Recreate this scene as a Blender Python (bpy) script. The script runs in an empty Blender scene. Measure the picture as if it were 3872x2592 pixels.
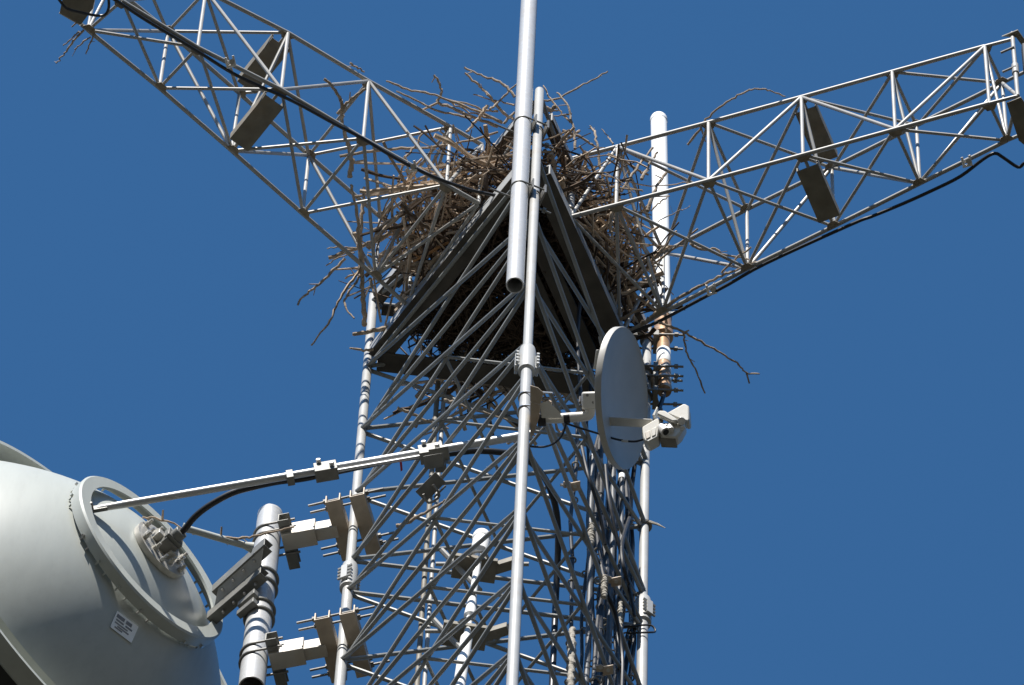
import bpy, math, random
from mathutils import Vector, Matrix
random.seed(7)
S = bpy.context.scene
# ------------------------------------------------------------------ camera
W, H, FPX = 3872.0, 2592.0, 32814.0
TH, RO = math.radians(66.2), math.radians(2.87)
CAM = Vector((0, 0, 1.6))
D = Vector((0, math.cos(TH), math.sin(TH)))
_x, _y = Vector((1, 0, 0)), Vector((0, -math.sin(TH), math.cos(TH)))
CX = math.cos(RO)*_x + math.sin(RO)*_y
CY = -math.sin(RO)*_x + math.cos(RO)*_y
cd = bpy.data.cameras.new('camera'); cam = bpy.data.objects.new('camera', cd)
S.collection.objects.link(cam); S.camera = cam
cd.sensor_fit = 'HORIZONTAL'; cd.sensor_width = 23.6; cd.lens = 23.6*FPX/W
cd.clip_start = 0.1; cd.clip_end = 6000
m = Matrix((CX, CY, -D)).transposed().to_4x4(); m.translation = CAM
cam.matrix_world = m
# ------------------------------------------------------------------ sky, sun, exposure
SUN_EL, SUN_AZ = math.radians(43), math.radians(17)      # azimuth measured left of straight behind the camera
SUN_DIR = Vector((-math.sin(SUN_AZ)*math.cos(SUN_EL), -math.cos(SUN_AZ)*math.cos(SUN_EL), math.sin(SUN_EL)))
w = bpy.data.worlds.new('World'); S.world = w; w.use_nodes = True
nt = w.node_tree; sky = nt.nodes.new('ShaderNodeTexSky'); sky.sky_type = 'NISHITA'; sky.sun_disc = False
sky.sun_elevation = SUN_EL
sky.sun_rotation = math.atan2(SUN_DIR.x, SUN_DIR.y)
sky.altitude = 0; sky.air_density = 1.0; sky.dust_density = 0; sky.ozone_density = 10
bg = nt.nodes['Background']; bg.inputs['Strength'].default_value = 0.092
hs_ = nt.nodes.new('ShaderNodeHueSaturation'); hs_.inputs['Saturation'].default_value = 1.065; hs_.inputs['Hue'].default_value = 0.491      # a deep, polarised blue
nt.links.new(sky.outputs[0], hs_.inputs['Color']); nt.links.new(hs_.outputs[0], bg.inputs[0])
sl = bpy.data.lights.new('sun', 'SUN'); sl.energy = 4.7; sl.angle = math.radians(0.53); sl.color = (1, 0.95, 0.88)
so = bpy.data.objects.new('sun', sl); S.collection.objects.link(so)
so.rotation_euler = (-SUN_DIR).to_track_quat('-Z', 'Y').to_euler(); so.location = (0, 0, 80)
S.view_settings.view_transform = 'Standard'; S.view_settings.look = 'None'
S.view_settings.exposure = 0.785; S.view_settings.gamma = 1.0
S.cycles.max_bounces = 8
# ------------------------------------------------------------------ pixel helpers (photo pixels -> points in the world)
def ray(x, y): return D + (x-W/2)/FPX*CX - (y-H/2)/FPX*CY
def Pd(x, y, dep): return CAM + ray(x, y)*dep
def Pz(x, y, z):
    v = ray(x, y); return CAM + v*((z-CAM.z)/v.z)
def Pp(x, y, p, n):
    v = ray(x, y); return CAM + v*((p-CAM).dot(n)/v.dot(n))
def proj(p):
    q = p-CAM; t = q.dot(D); return W/2+FPX*q.dot(CX)/t, H/2-FPX*q.dot(CY)/t, t
def zrow(p, y):
    lo, hi = p.z-14, p.z+8
    for _ in range(50):
        mid = (lo+hi)/2
        if proj(Vector((p.x, p.y, mid)))[1] > y: lo = mid
        else: hi = mid
    return lo
F = Pd(2040, 345, 56); Z0 = F.z; L = Pz(1413, 1119, Z0); R = Pz(2447, 1240, Z0); C0 = (F+L+R)/3
UP = Vector((0, 0, 1))
def at(p, dz): return Vector((p.x, p.y, Z0+dz))
# ------------------------------------------------------------------ mesh builder
class MB:
    def __init__(s): s.v = []; s.f = []
    def tube(s, pts, r, n=10, cap=True, hollow=0):
        pts = [Vector(p) for p in pts]; k = len(pts)
        rs = r if isinstance(r, (list, tuple)) else [r]*k
        t0 = (pts[1]-pts[0]).normalized()
        ref = Vector((0, 0, 1)) if abs(t0.z) < .9 else Vector((1, 0, 0))
        u = t0.cross(ref).normalized(); b = len(s.v)
        for i in range(k):
            t = (pts[min(i+1, k-1)]-pts[max(i-1, 0)]).normalized()
            u = (u - t*u.dot(t)).normalized(); v = t.cross(u)
            for j in range(n):
                a = 2*math.pi*j/n
                s.v.append(pts[i]+(u*math.cos(a)+v*math.sin(a))*rs[i])
        for i in range(k-1):
            for j in range(n):
                a, c = b+i*n+j, b+i*n+(j+1) % n
                s.f.append((a, c, c+n, a+n))
        if cap:
            s.f.append(tuple(b+j for j in range(n))[::-1]); s.f.append(tuple(b+(k-1)*n+j for j in range(n)))
        return s
    def pipe(s, a, c, r, ri, n=28):
        """open hollow pipe"""
        a, c = Vector(a), Vector(c); t = (c-a).normalized()
        u = t.cross(Vector((1, 0, 0)) if abs(t.x) < .9 else UP).normalized(); v = t.cross(u); b = len(s.v)
        for p, q in ((a, r), (c, r), (c, ri), (a, ri)):
            for j in range(n):
                g = 2*math.pi*j/n; s.v.append(p+(u*math.cos(g)+v*math.sin(g))*q)
        for i in range(4):
            for j in range(n):
                x0, x1 = b+i*n+j, b+i*n+(j+1) % n; y0, y1 = b+((i+1) % 4)*n+j, b+((i+1) % 4)*n+(j+1) % n
                s.f.append((x0, x1, y1, y0))
        return s
    def box(s, c, ax, ay, az, hx, hy, hz):
        c = Vector(c); ax, ay, az = (Vector(q).normalized() for q in (ax, ay, az)); b = len(s.v)
        for i in (-1, 1):
            for j in (-1, 1):
                for k in (-1, 1): s.v.append(c+ax*hx*i+ay*hy*j+az*hz*k)
        for q in ((0, 1, 3, 2), (4, 6, 7, 5), (0, 4, 5, 1), (2, 3, 7, 6), (0, 2, 6, 4), (1, 5, 7, 3)): s.f.append(tuple(b+i for i in q))
        return s
    def prism(s, prof, o, ax, ay, d):
        """closed 2-D outline prof in the ax, ay plane at o, swept by the vector d"""
        o, ax, ay, d = Vector(o), Vector(ax), Vector(ay), Vector(d); n = len(prof); b = len(s.v)
        for e in (0, 1):
            for (p, q) in prof: s.v.append(o+ax*p+ay*q+d*e)
        for j in range(n): s.f.append((b+j, b+(j+1) % n, b+n+(j+1) % n, b+n+j))
        s.f.append(tuple(b+j for j in range(n))[::-1]); s.f.append(tuple(b+n+j for j in range(n)))
        return s
    def channel(s, a, c, wdir, hdir, wd, ht, t):
        """C-section from a to c: web of height ht at a, flanges of length wd along wdir"""
        a, c = Vector(a), Vector(c)
        pr = [(0, -ht/2), (wd, -ht/2), (wd, -ht/2+t), (t, -ht/2+t), (t, ht/2-t), (wd, ht/2-t), (wd, ht/2), (0, ht/2)]
        return s.prism(pr, a, Vector(wdir).normalized(), Vector(hdir).normalized(), c-a)
    def lathe(s, prof, o, ax, n=40, close=False):
        o, ax = Vector(o), Vector(ax).normalized()
        u = ax.cross(UP if abs(ax.z) < .9 else Vector((1, 0, 0))).normalized(); v = ax.cross(u); b = len(s.v); k = len(prof)
        for (r, h) in prof:
            for j in range(n):
                g = 2*math.pi*j/n; s.v.append(o+ax*h+(u*math.cos(g)+v*math.sin(g))*max(r, 1e-4))
        for i in range(k if close else k-1):
            i2 = (i+1) % k
            for j in range(n): s.f.append((b+i*n+j, b+i*n+(j+1) % n, b+i2*n+(j+1) % n, b+i2*n+j))
        return s
    def ring(s, o, ax, R, r, n=24, k=8, a0=0, a1=2*math.pi, u=None):
        ax = Vector(ax).normalized()
        u = Vector(u).normalized() if u else ax.cross(UP if abs(ax.z) < .9 else Vector((1, 0, 0))).normalized(); v = ax.cross(u)
        full = a1-a0 > 6.28
        pts = [Vector(o)+(u*math.cos(a0+(a1-a0)*i/n)+v*math.sin(a0+(a1-a0)*i/n))*R for i in range(n+1)]
        return s.tube(pts, r, k, cap=not full)
def kids(o): return [c for c in bpy.data.objects if c.parent == o]
def wloc(o):
    p = Vector((0, 0, 0))
    while o: p += o.location; o = o.parent
    return p
def obj(name, mb, mat, parent=None, bevel=0, ang=35):
    me = bpy.data.meshes.new(name)
    if parent: base = wloc(parent)
    else:
        zs = min(v.z for v in mb.v); low = [v for v in mb.v if v.z < zs+.05]; base = sum(low, Vector())/len(low)
    me.from_pydata([v-base for v in mb.v], [], mb.f); me.validate(); me.update()
    import bmesh
    bm = bmesh.new(); bm.from_mesh(me); bmesh.ops.recalc_face_normals(bm, faces=bm.faces); bm.to_mesh(me); bm.free()
    me.shade_smooth(); me.set_sharp_from_angle(angle=math.radians(ang))
    me.materials.append(mat)
    o = bpy.data.objects.new(name, me); S.collection.objects.link(o)
    if parent: o.parent = parent
    else: o.location = base
    if bevel:
        bv = o.modifiers.new('bevel', 'BEVEL'); bv.width = bevel; bv.segments = 2; bv.limit_method = 'ANGLE'
    return o
def tag(o, label, cat, group=None):
    o['label'] = label; o['category'] = cat
    if group: o['group'] = group
    return o
def thing(name, loc, label, cat, group=None):
    o = bpy.data.objects.new(name, None); S.collection.objects.link(o); o.location = loc; o.empty_display_size = .1
    return tag(o, label, cat, group)
def spline(P, k=6):
    """smooth curve through P"""
    P = [Vector(p) for p in P]
    if len(P) < 3: return P
    out = []
    for i in range(len(P)-1):
        a, b, c, d = P[max(i-1, 0)], P[i], P[i+1], P[min(i+2, len(P)-1)]
        for j in range(k):
            t = j/k
            out.append(.5*((2*b)+(c-a)*t+(2*a-5*b+4*c-d)*t*t+(3*b-a-3*c+d)*t**3))
    return out+[P[-1]]
# ------------------------------------------------------------------ materials
def mat(name, col, rough=.5, metal=0., var=.12, scale=9., bump=0., stain=None, stain_amt=.5, stain_scale=3., spec=.5, island=0., stretch=None, keep=False):
    M = bpy.data.materials.new(name); M.use_nodes = True; N = M.node_tree.nodes; K = M.node_tree.links
    B = N['Principled BSDF']; B.inputs['Roughness'].default_value = rough; B.inputs['Metallic'].default_value = metal
    B.inputs['Specular IOR Level'].default_value = spec
    tc = N.new('ShaderNodeTexCoord'); src = tc.outputs['Object']
    if stretch:
        mp = N.new('ShaderNodeMapping'); mp.inputs['Scale'].default_value = stretch; K.new(src, mp.inputs[0]); src = mp.outputs[0]
    no = N.new('ShaderNodeTexNoise'); no.inputs['Scale'].default_value = scale; no.inputs['Detail'].default_value = 6; K.new(src, no.inputs['Vector'])
    cr = N.new('ShaderNodeValToRGB'); c = Vector(col)
    if min(col) < .75 and not keep: c = c*.74                       # measured against the sunlit tubes in the photograph
    cr.color_ramp.elements[0].position = .3; cr.color_ramp.elements[1].position = .7
    cr.color_ramp.elements[0].color = (*(c*(1-var)), 1); cr.color_ramp.elements[1].color = (*[min(x, .95) for x in c*(1+var)], 1)
    K.new(no.outputs[0], cr.inputs[0]); out = cr.outputs[0]
    if stain:
        n2 = N.new('ShaderNodeTexNoise'); n2.inputs['Scale'].default_value = stain_scale; n2.inputs['Detail'].default_value = 9; n2.inputs['Roughness'].default_value = .7
        K.new(src, n2.inputs['Vector']); r2 = N.new('ShaderNodeValToRGB')
        r2.color_ramp.elements[0].position = .52; r2.color_ramp.elements[1].position = .72
        r2.color_ramp.elements[0].color = (0, 0, 0, 1); r2.color_ramp.elements[1].color = (stain_amt,)*3+(1,)
        K.new(n2.outputs[0], r2.inputs[0])
        mx = N.new('ShaderNodeMix'); mx.data_type = 'RGBA'; K.new(r2.outputs[0], mx.inputs[0]); K.new(out, mx.inputs[6])
        mx.inputs[7].default_value = (*stain, 1); out = mx.outputs[2]
    if island:
        g = N.new('ShaderNodeNewGeometry'); hs = N.new('ShaderNodeHueSaturation'); mr = N.new('ShaderNodeMapRange')
        mr.inputs[3].default_value = 1-island; mr.inputs[4].default_value = 1+island
        K.new(g.outputs['Random Per Island'], mr.inputs[0]); K.new(mr.outputs[0], hs.inputs['Value']); K.new(out, hs.inputs['Color']); out = hs.outputs[0]
    K.new(out, B.inputs['Base Color'])
    if bump:
        bp = N.new('ShaderNodeBump'); bp.inputs['Strength'].default_value = bump; bp.inputs['Distance'].default_value = .004
        n3 = N.new('ShaderNodeTexNoise'); n3.inputs['Scale'].default_value = scale*3; K.new(src, n3.inputs['Vector'])
        K.new(n3.outputs[0], bp.inputs['Height']); K.new(bp.outputs[0], B.inputs['Normal'])
    return M
M_leg = mat('grey_painted_leg', (.54, .545, .53), .42, .1, .07, 6, stain=(.34, .27, .2), stain_amt=.35, stain_scale=5)
M_brace = mat('grey_painted_brace', (.33, .34, .33), .42, .1, .1, 5, stain=(.2, .17, .13), stain_amt=.5)
M_arm = mat('pale_galvanised_tube', (.46, .455, .435), .45, .1, .1, 7, stain=(.3, .26, .2), stain_amt=.45, stain_scale=4)
M_gus = mat('rusty_gusset', (.32, .27, .20), .7, .0, .3, 30)
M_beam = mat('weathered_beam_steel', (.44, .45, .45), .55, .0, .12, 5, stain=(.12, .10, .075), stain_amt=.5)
M_hub = mat('brushed_hub_plate', (.62, .60, .54), .42, .35, .12, 25, stain=(.35, .3, .24), stain_amt=.4)
M_clip = mat('bright_cast_clip', (.78, .77, .75), .35, .25, .08, 20)
M_beam2 = mat('shade_brown_beam', (.085, .075, .062), .7, 0, .3, 8)  # darker brown copy of the beam colour, shade of the undersides painted in
M_galv = mat('spangled_galvanised_pipe', (.66, .67, .67), .38, .2, .07, 40, stain=(.45, .36, .27), stain_amt=.35, stain_scale=6)
M_brk = mat('galvanised_bracket', (.56, .465, .36), .5, .1, .14, 14, stain=(.28, .18, .10), stain_amt=.65, stain_scale=7)
M_brk2 = mat('bright_galvanised_plate', (.66, .62, .55), .5, .1, .08, 10, stain=(.40, .28, .17), stain_amt=.5, stain_scale=5)
M_dkbrk = mat('dull_dark_bracket', (.24, .24, .22), .5, .3, .15, 14, stain=(.15, .12, .09), stain_amt=.5)
M_chan = mat('mill_scale_channel', (.235, .215, .17), .62, .0, .22, 12, stain=(.16, .11, .06), stain_amt=.7, stain_scale=5)
M_white = mat('white_fibreglass', (.88, .88, .86), .35, 0, .02, 4)
M_copper = mat('tarnished_copper', (.55, .33, .17), .38, .4, .2, 12, stain=(.75, .72, .68), stain_amt=.5, stain_scale=9)
M_dish = mat('grey_dish_paint', (.42, .41, .38), .45, 0, .05, 8, keep=True, stain=(.3, .3, .28), stain_amt=.25)
M_feed = mat('cream_radio_plastic', (.82, .80, .73), .4, 0, .04, 10, stain=(.5, .45, .36), stain_amt=.3, stain_scale=12)
M_drum = mat('white_weathered_paint', (.58, .61, .565), .38, 0, .04, 3, stain=(.36, .375, .35), stain_amt=.4, stain_scale=5, stretch=(4, 4, .45))
M_shroud = mat('near_black', (.03, .032, .032), .6, 0, .2, 8)  # near black for the shroud, the panel radome and the waveguide mouth
M_black = mat('black_cable_jacket', (.018, .018, .02), .38, 0, .3, 20)
M_coax = mat('weathered_dark_coax', (.026, .027, .030), .42, 0, .3, 9, stain=(.15, .14, .13), stain_amt=.5, spec=.35)
M_cond = mat('aged_conduit', (.10, .105, .11), .45, .1, .25, 9, stain=(.3, .29, .27), stain_amt=.4)
M_ss = mat('stainless_steel', (.72, .71, .69), .28, .85, .12, 30)
M_bolt = mat('dull_threaded_steel', (.30, .29, .27), .45, .6, .2, 40)
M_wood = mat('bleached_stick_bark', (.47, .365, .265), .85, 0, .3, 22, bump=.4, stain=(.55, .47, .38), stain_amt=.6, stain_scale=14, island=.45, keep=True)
M_wood2 = mat('shaded_brown_bark', (.085, .056, .036), .9, 0, .35, 22, bump=.5, stain=(.22, .155, .105), stain_amt=.5, stain_scale=14, island=.5)  # dark bark that paints shade into the core and underside of the nest
M_wood3 = mat('grey_dead_branch', (.345, .28, .215), .9, 0, .35, 25, bump=.6, stain=(.50, .43, .36), stain_amt=.7, stain_scale=20, keep=True)
M_orange = mat('orange_peeled_stick', (.42, .22, .09), .8, 0, .25, 15, keep=True)
M_rope = mat('pale_braided_grip', (.40, .37, .31), .8, 0, .3, 60, bump=.8)
M_rope2 = mat('taped_tan_lead', (.36, .29, .21), .8, 0, .3, 40)
M_label = mat('white_sticker', (.9, .91, .9), .5, 0, .03, 5)
M_ink = mat('grey_print', (.33, .34, .36), .6, 0, .1, 30)
M_red = mat('red_tape', (.5, .02, .04), .5, 0, .1, 10)
M_grass = mat('dry_grass_ground', (.036, .034, .022), .95, 0, .35, .6, stain=(.05, .043, .03), stain_amt=.8, stain_scale=.05)
# ------------------------------------------------------------------ ground
g = MB(); n = 96; g.v = [Vector((0, 0, 0))]                         # flat floor, with unseen hills added around it to cut the horizon glow
for rr, hz in ((20, 0), (60, 0), (180, 0), (330, 70), (520, 170), (800, 210), (5000, 230)):
    for j in range(n): g.v.append(Vector((rr*math.cos(2*math.pi*j/n), rr*math.sin(2*math.pi*j/n), hz*(1+.18*math.sin(j*.39+rr)+.12*math.sin(j*1.05)))))
for j in range(n): g.f.append((0, 1+j, 1+(j+1) % n))
for i in range(6):
    for j in range(n): a, c = 1+i*n+j, 1+i*n+(j+1) % n; g.f.append((a, a+n, c+n, c))
gr = obj('ground', g, M_grass); gr['kind'] = 'structure'
# ------------------------------------------------------------------ lattice tower
tower = thing('lattice_tower', (C0.x, C0.y, 0), 'grey three legged steel lattice tower with X braced faces', 'tower')
UPL = [-.12, -1.16, -2.13, -3.09, -4.06]
LOL = [-4.5, -5.47, -6.43, -7.38, -8.33, -9.28, -10.2]
JOINT = -4.28
def outw(a, b):
    d = (b-a).cross(UP).normalized(); mid = (a+b)/2
    return d if d.dot(mid-C0) > 0 else -d
for p, q in ((F, L), (L, R), (R, F)):
    mb = MB(); dirc = (p-C0).normalized()
    mb.tube([at(p, JOINT+.02), at(p, 0), at(p, .012)], [.0295, .0295, .022], 20)
    mb.tube([Vector((p.x, p.y, -.3)), at(p, JOINT+.001)], .034, 20)
    lg = obj('leg', mb, M_leg, tower)
    mb = MB(); mb.lathe([(.0345, -.21), (.052, -.20), (.054, -.13), (.054, .05), (.047, .12), (.030, .16)], at(p, JOINT+.02), UP, 24)
    s_ = (q-p).normalized()
    side = (Vector((dirc.y, -dirc.x, 0)))
    for sg in (-1, 1):
        mb.box(at(p, JOINT-.06)+side*.062*sg, side, dirc, UP, .012, .02, .085)
        for k in range(4): mb.tube([at(p, JOINT-.125+k*.045)+side*.062*sg-dirc*.045, at(p, JOINT-.125+k*.045)+side*.062*sg+dirc*.045], .010, 6)
    obj('leg_coupling', mb, M_leg, lg)
def brace(name, a, b, off, r=.0140, trim=.028):
    d = (b-a).normalized(); a2, b2 = a+d*trim+off, b-d*trim+off
    mb = MB(); mb.tube([a2, a2+d*.02, a2+d*.06, b2-d*.06, b2-d*.02, b2], [r*1.15, r*1.05, r, r, r*1.05, r*1.15], 10)
    return obj(name, mb, M_brace, tower)
for p, q, hz in ((L, F, True), (F, R, False), (L, R, False)):
    o = outw(p, q)
    for lev in (UPL, LOL):
        for i, z in enumerate(lev):
            if z < -8.9: break
            if hz or i == 0 or z == UPL[-1]: brace('horizontal_brace', at(p, z), at(q, z), o*.0)
            if i+1 < len(lev):
                z2 = lev[i+1]
                brace('diagonal_brace', at(p, z), at(q, z2), o*.012); brace('diagonal_brace', at(p, z2), at(q, z), -o*.012)
mb = MB(); z = -9.28
while Z0+z > 1.0:                                                   # the bracing that runs on down below the picture
    for p, q in ((L, F), (F, R), (L, R)):
        o = outw(p, q)
        mb.tube([at(p, z), at(q, z)], .0125, 6); mb.tube([at(p, z)+o*.012, at(q, z-.96)+o*.012], .0125, 6); mb.tube([at(p, z-.96)-o*.012, at(q, z)-o*.012], .0125, 6)
    z -= .96
lb = obj('lower_bracing', mb, M_brace, tower); lb['kind'] = 'stuff'
for z in (-2.61, -3.575, -4.985, -5.95, -6.905):                        # small plan bracing inside
    mids = [(at(a, z)+at(b, z))/2 for a, b in ((F, L), (L, R), (R, F))]
    for i in range(3): brace('plan_brace', mids[i], mids[(i+1) % 3], UP*0, .011, .004)
# platform channels in two triangles, at the feet and the heads of the arms
ZB, ZT = -1.0, -.03
for zc, ht, wd in ((-1.02, .15, .13), (-.14, .12, .07)):
    for kk, (p, q) in enumerate(((L, F), (F, R), (L, R))):
        zc -= .005
        o = outw(p, q); d = (q-p).normalized()
        a, b = at(p, zc)+d*(.14 if p is F else .06)+o*.034, at(q, zc)-d*(.14 if q is F else .06)+o*.034
        mb = MB(); mb.prism([(0, -ht/2+.011), (.010, -ht/2+.011), (.010, ht/2-.01), (wd*.5, ht/2-.01), (wd*.5, ht/2), (0, ht/2)], a, -o, UP, b-a)
        obj('platform_beam', mb, M_beam, tower)
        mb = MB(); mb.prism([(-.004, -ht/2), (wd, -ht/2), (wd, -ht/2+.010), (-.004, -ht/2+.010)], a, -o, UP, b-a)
        obj('beam_underside', mb, M_beam2, tower)  # bottom of the beam, its shade put into the colour
o = outw(F, R); d = (R-F).normalized()                             # a second floor slat along the right face
for off, x0, x1 in ((.19, .30, .26), (.33, .50, .44)):
    a, b = at(F, -.985)+d*x0-o*off, at(R, -.985)-d*x1-o*off
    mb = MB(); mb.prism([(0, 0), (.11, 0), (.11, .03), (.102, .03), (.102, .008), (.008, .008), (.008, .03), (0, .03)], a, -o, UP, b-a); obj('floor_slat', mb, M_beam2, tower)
# ------------------------------------------------------------------ outrigger arms
def arm(name, label, FTp, FBp, BTp, BBp, zig, inner, span, n_main):
    zb, zt = Z0+ZB, Z0+ZT
    def merge(tp, bp):
        b = Pz(*bp, zb) if bp else None; t = Pz(*tp, zt) if tp else None
        c = (b+t)/2 if (b and t) else (b or t)
        return Vector((c.x, c.y, zt)), Vector((c.x, c.y, zb))
    FT, FB, BT, BB = [], [], [], []
    for a, b in zip(FTp, FBp): t, u = merge(a, b); FT.append(t); FB.append(u)
    for a, b in zip(BTp, BBp): t, u = merge(a, b); BT.append(t); BB.append(u)
    A = thing(name, FB[0], label, 'outrigger arm', 'lattice outrigger arms on the tower top')
    def T(nm, a, b, r=.0122, trim=.012):
        d = (b-a).normalized(); mb = MB(); mb.tube([a+d*trim, b-d*trim], r, 10); return obj(nm, mb, M_arm, A)
    for c in (FT, FB, BT, BB):
        mb = MB(); mb.tube(c, .0145, 12); obj('chord', mb, M_arm, A)
    N = len(FT)
    for i in range(N):
        if i < len(BT): 
            for t, b in ((FT[i], FB[i]), (BT[i], BB[i])): T('post', t, b)
            T('cross_tube', FT[i], BT[i], .0112); T('cross_tube', FB[i], BB[i], .0112)
            if i in (1, 3, 5) or (i and not inner): T('frame_diagonal', FT[i]+UP*-.02, BB[i], .0112)
    for i in range(N-1):
        dn = -.006
        T('plane_diagonal', BT[i+1], FT[i], .0112); T('plane_diagonal', FT[i+1]+UP*-.022, BT[i]+UP*-.022, .0112)
        T('plane_diagonal', BB[i+1], FB[i], .0112); T('plane_diagonal', FB[i+1]+UP*.022, BB[i]+UP*.022, .0112)
        if (i+zig) % 2: T('face_diagonal', FB[i], FT[i+1]); T('face_diagonal', BB[i], BT[i+1])
        else: T('face_diagonal', FT[i], FB[i+1]); T('face_diagonal', BT[i], BB[i+1])
    for ch, sg in ((FT, -1), (FB, -1), (BT, -1), (BB, -1)):
        for i in range(1, N):
            p = ch[i]; d = (ch[i]-ch[i-1]).normalized(); o = UP.cross(d)
            s_ = 1 if ch in (FT, FB) else -1
            if o.dot((BB[i]-FB[i])*s_) < 0: o = -o
            mb = MB(); mb.prism([(-.05, .004), (.05, .004), (.024, .042), (-.024, .042)], p+UP*(-.014 if ch in (FB, BB) else -.010), d, o, UP*-.005)
            obj('gusset', mb, M_gus, A)
    for t, b in ((FT[3], BT[3]), (FB[3], BB[3])):                   # wide channels across the third frame
        d = (b-t); d.z = 0; dn = d.normalized(); o = dn.cross(UP).normalized()
        if o.dot(FB[-1]-FB[0]) > 0: o = -o
        a, c = t+dn*.07-UP*.06, b-dn*.08-UP*.06
        mb = MB(); pr = [(-.072, 0), (.072, 0), (.072, .095), (.064, .095), (.064, .008), (-.064, .008), (-.064, .095), (-.072, .095)]
        mb.prism(pr, a, o, UP, c-a); obj('mounting_channel', mb, M_chan, A)
    return A, FT, FB, BT, BB
def sz(c, *pts): return [(c[0]+x/c[2], c[1]+y/c[2]) for x, y in pts]
armL, LFT, LFB, LBT, LBB = arm('outrigger_arm', 'triangulated tubular arm reaching up to the left top corner',
    [(1797, 521), (1703, 470), (1396, 295), (1084, 115), None, None], [(1838, 798), (1690, 712), (1372, 538), (1069, 350), (748, 180), (460, 4)],
    [(1560, 925), (1431, 812), (1165, 577), (897, 340), (628, 103), None], [(1544, 1166), (1425, 1055), (1147, 820), (885, 585), (611, 350), (333, 115)], 0, True, 1, 5)
armR, RFT, RFB, RBT, RBB = arm('outrigger_arm', 'triangulated tubular arm reaching out to the right edge of the photo',
    [(2172, 592), (2337, 550), (2679, 456), (3032, 358), (3382, 261), (3732, 166)], [(2150, 830), (2328, 781), (2679, 692), (3034, 597), (3376, 502), (3732, 402)],
    [None, (2515, 951), (2828, 793), (3148, 624), (3469, 464), (3797, 304)], [(2345, 1275), (2500, 1188), (2823, 1016), (3150, 868), (3474, 706), (3800, 543)], 1, False, 1, 5)
# inner sleeve post of the right arm and end pieces
mb = MB(); a = RFB[0]+UP*.12; mb.tube([a, a+UP*.22], .024, 14); mb.tube([a+UP*.45, a+UP*.62], .021, 14); obj('post_sleeve', mb, M_arm, armR)
zb, zt = Z0+ZB, Z0+ZT
e0, e1 = Pz(3848, 364, zb), None
e1 = Vector((e0.x, e0.y, zt))
mb = MB(); mb.tube([e0, e1+UP*.1], .0145, 12); mb.tube([e0+UP*.38, e0+UP*.52], .023, 14); obj('end_post', mb, M_arm, armR)
mb = MB()
for p, q in ((RFB[5], e0), (RFT[5], e1), (RBB[5], Pz(3885, 500, zb)), (RBT[5], Pz(3885, 268, zt)), (RBT[5], e0), (RBB[5], e0)): mb.tube([p, q], .0125, 10)
obj('end_chord', mb, M_arm, armR)
mb = MB(); P = [Pz(x, y, zb-.02) for x, y in ((3806, 388), (3860, 366), (3890, 410), (3890, 560), (3852, 530))]
mb.v = P+[p-UP*.012 for p in P]; mb.f = [(0, 1, 2, 3, 4), (9, 8, 7, 6, 5)]+[(i, (i+1) % 5, 5+(i+1) % 5, 5+i) for i in range(5)]
obj('end_plate', mb, M_chan, armR)
mb = MB(); P = [Pz(x, y, zt+.05) for x, y in ((3788, 136), (3848, 112), (3890, 170), (3882, 195), (3842, 140))]
mb.v = P+[p-UP*.012 for p in P]; mb.f = [(0, 1, 2, 3, 4), (9, 8, 7, 6, 5)]+[(i, (i+1) % 5, 5+(i+1) % 5, 5+i) for i in range(5)]
obj('end_plate', mb, M_chan, armR)
t = thing('panel_antenna', Pz(3862, 240, zb+.5), 'black panel antenna cut off by the right edge at the arm tip', 'antenna')
mb = MB(); mb.box(Pz(3884, 222, zb+.62), CX, D.cross(UP).cross(UP), UP, .03, .03, .2); obj('radome', mb, M_shroud, t, .01)
for zz in (.45, .78): mb = MB(); mb.tube([Pz(3840, 240, zb+.5)*1+UP*(zz-.5), Pz(3790, 262, zb+.5)+UP*(zz-.5)], .009, 8); obj('clamp_rod', mb, M_bolt, t)
# left tip plate
mb = MB(); P = [Pz(x, y, zb-.02) for x, y in ((226, 46), (306, 92), (352, 30), (372, -60), (250, -70))]
mb.v = P+[p-UP*.014 for p in P]; mb.f = [(0, 1, 2, 3, 4), (9, 8, 7, 6, 5)]+[(i, (i+1) % 5, 5+(i+1) % 5, 5+i) for i in range(5)]
obj('end_plate', mb, M_chan, armL)
mb = MB(); P = [Pz(x, y, zb+.03) for x, y in ((226, 46), (306, 92))]; mb.tube(P, .012, 8); mb.tube([Pz(306, 92, zb), LBB[5]], .014, 8); obj('end_chord', mb, M_arm, armL)
# ------------------------------------------------------------------ black cables on the arms, their clips
A1, A2, A3, A4, A5, A6 = (0, 0, 2.34), (900, 0, 2.34), (1700, 200, 2.34), (2600, 0, 1.842), (1100, 700, 2.34), (1900, 700, 2.34)
A7, A8 = (1700, 650, 3.92), (1380, 700, 3.92)
ptsL = sz(A1, (1000, -10), (1050, 20), (1300, 185), (1700, 425), (2050, 645), (2340, 785))+sz(A2, (330, 825), (560, 935), (850, 1095), (1100, 1225), (1400, 1405), (1720, 1562))+sz(A7, (200, 235), (400, 292), (870, 392))
mb = MB(); mb.tube(spline([Pz(x, y, zb-.03) for x, y in ptsL], 4), .0115, 10); tag(obj('arm_cable', mb, M_black), 'black cable strapped along the lower chord of the left arm', 'cable')
ptsR = sz(A4, (2400, 1110), (2343, 1140), (2300, 1165), (2200, 1100), (2140, 1070), (2060, 1110), (1900, 1230), (1700, 1330), (1500, 1420), (1280, 1510), (1150, 1560))+sz(A6, (2340, 690), (2000, 880), (1700, 1040), (1400, 1200), (1180, 1292), (1080, 1330))
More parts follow.
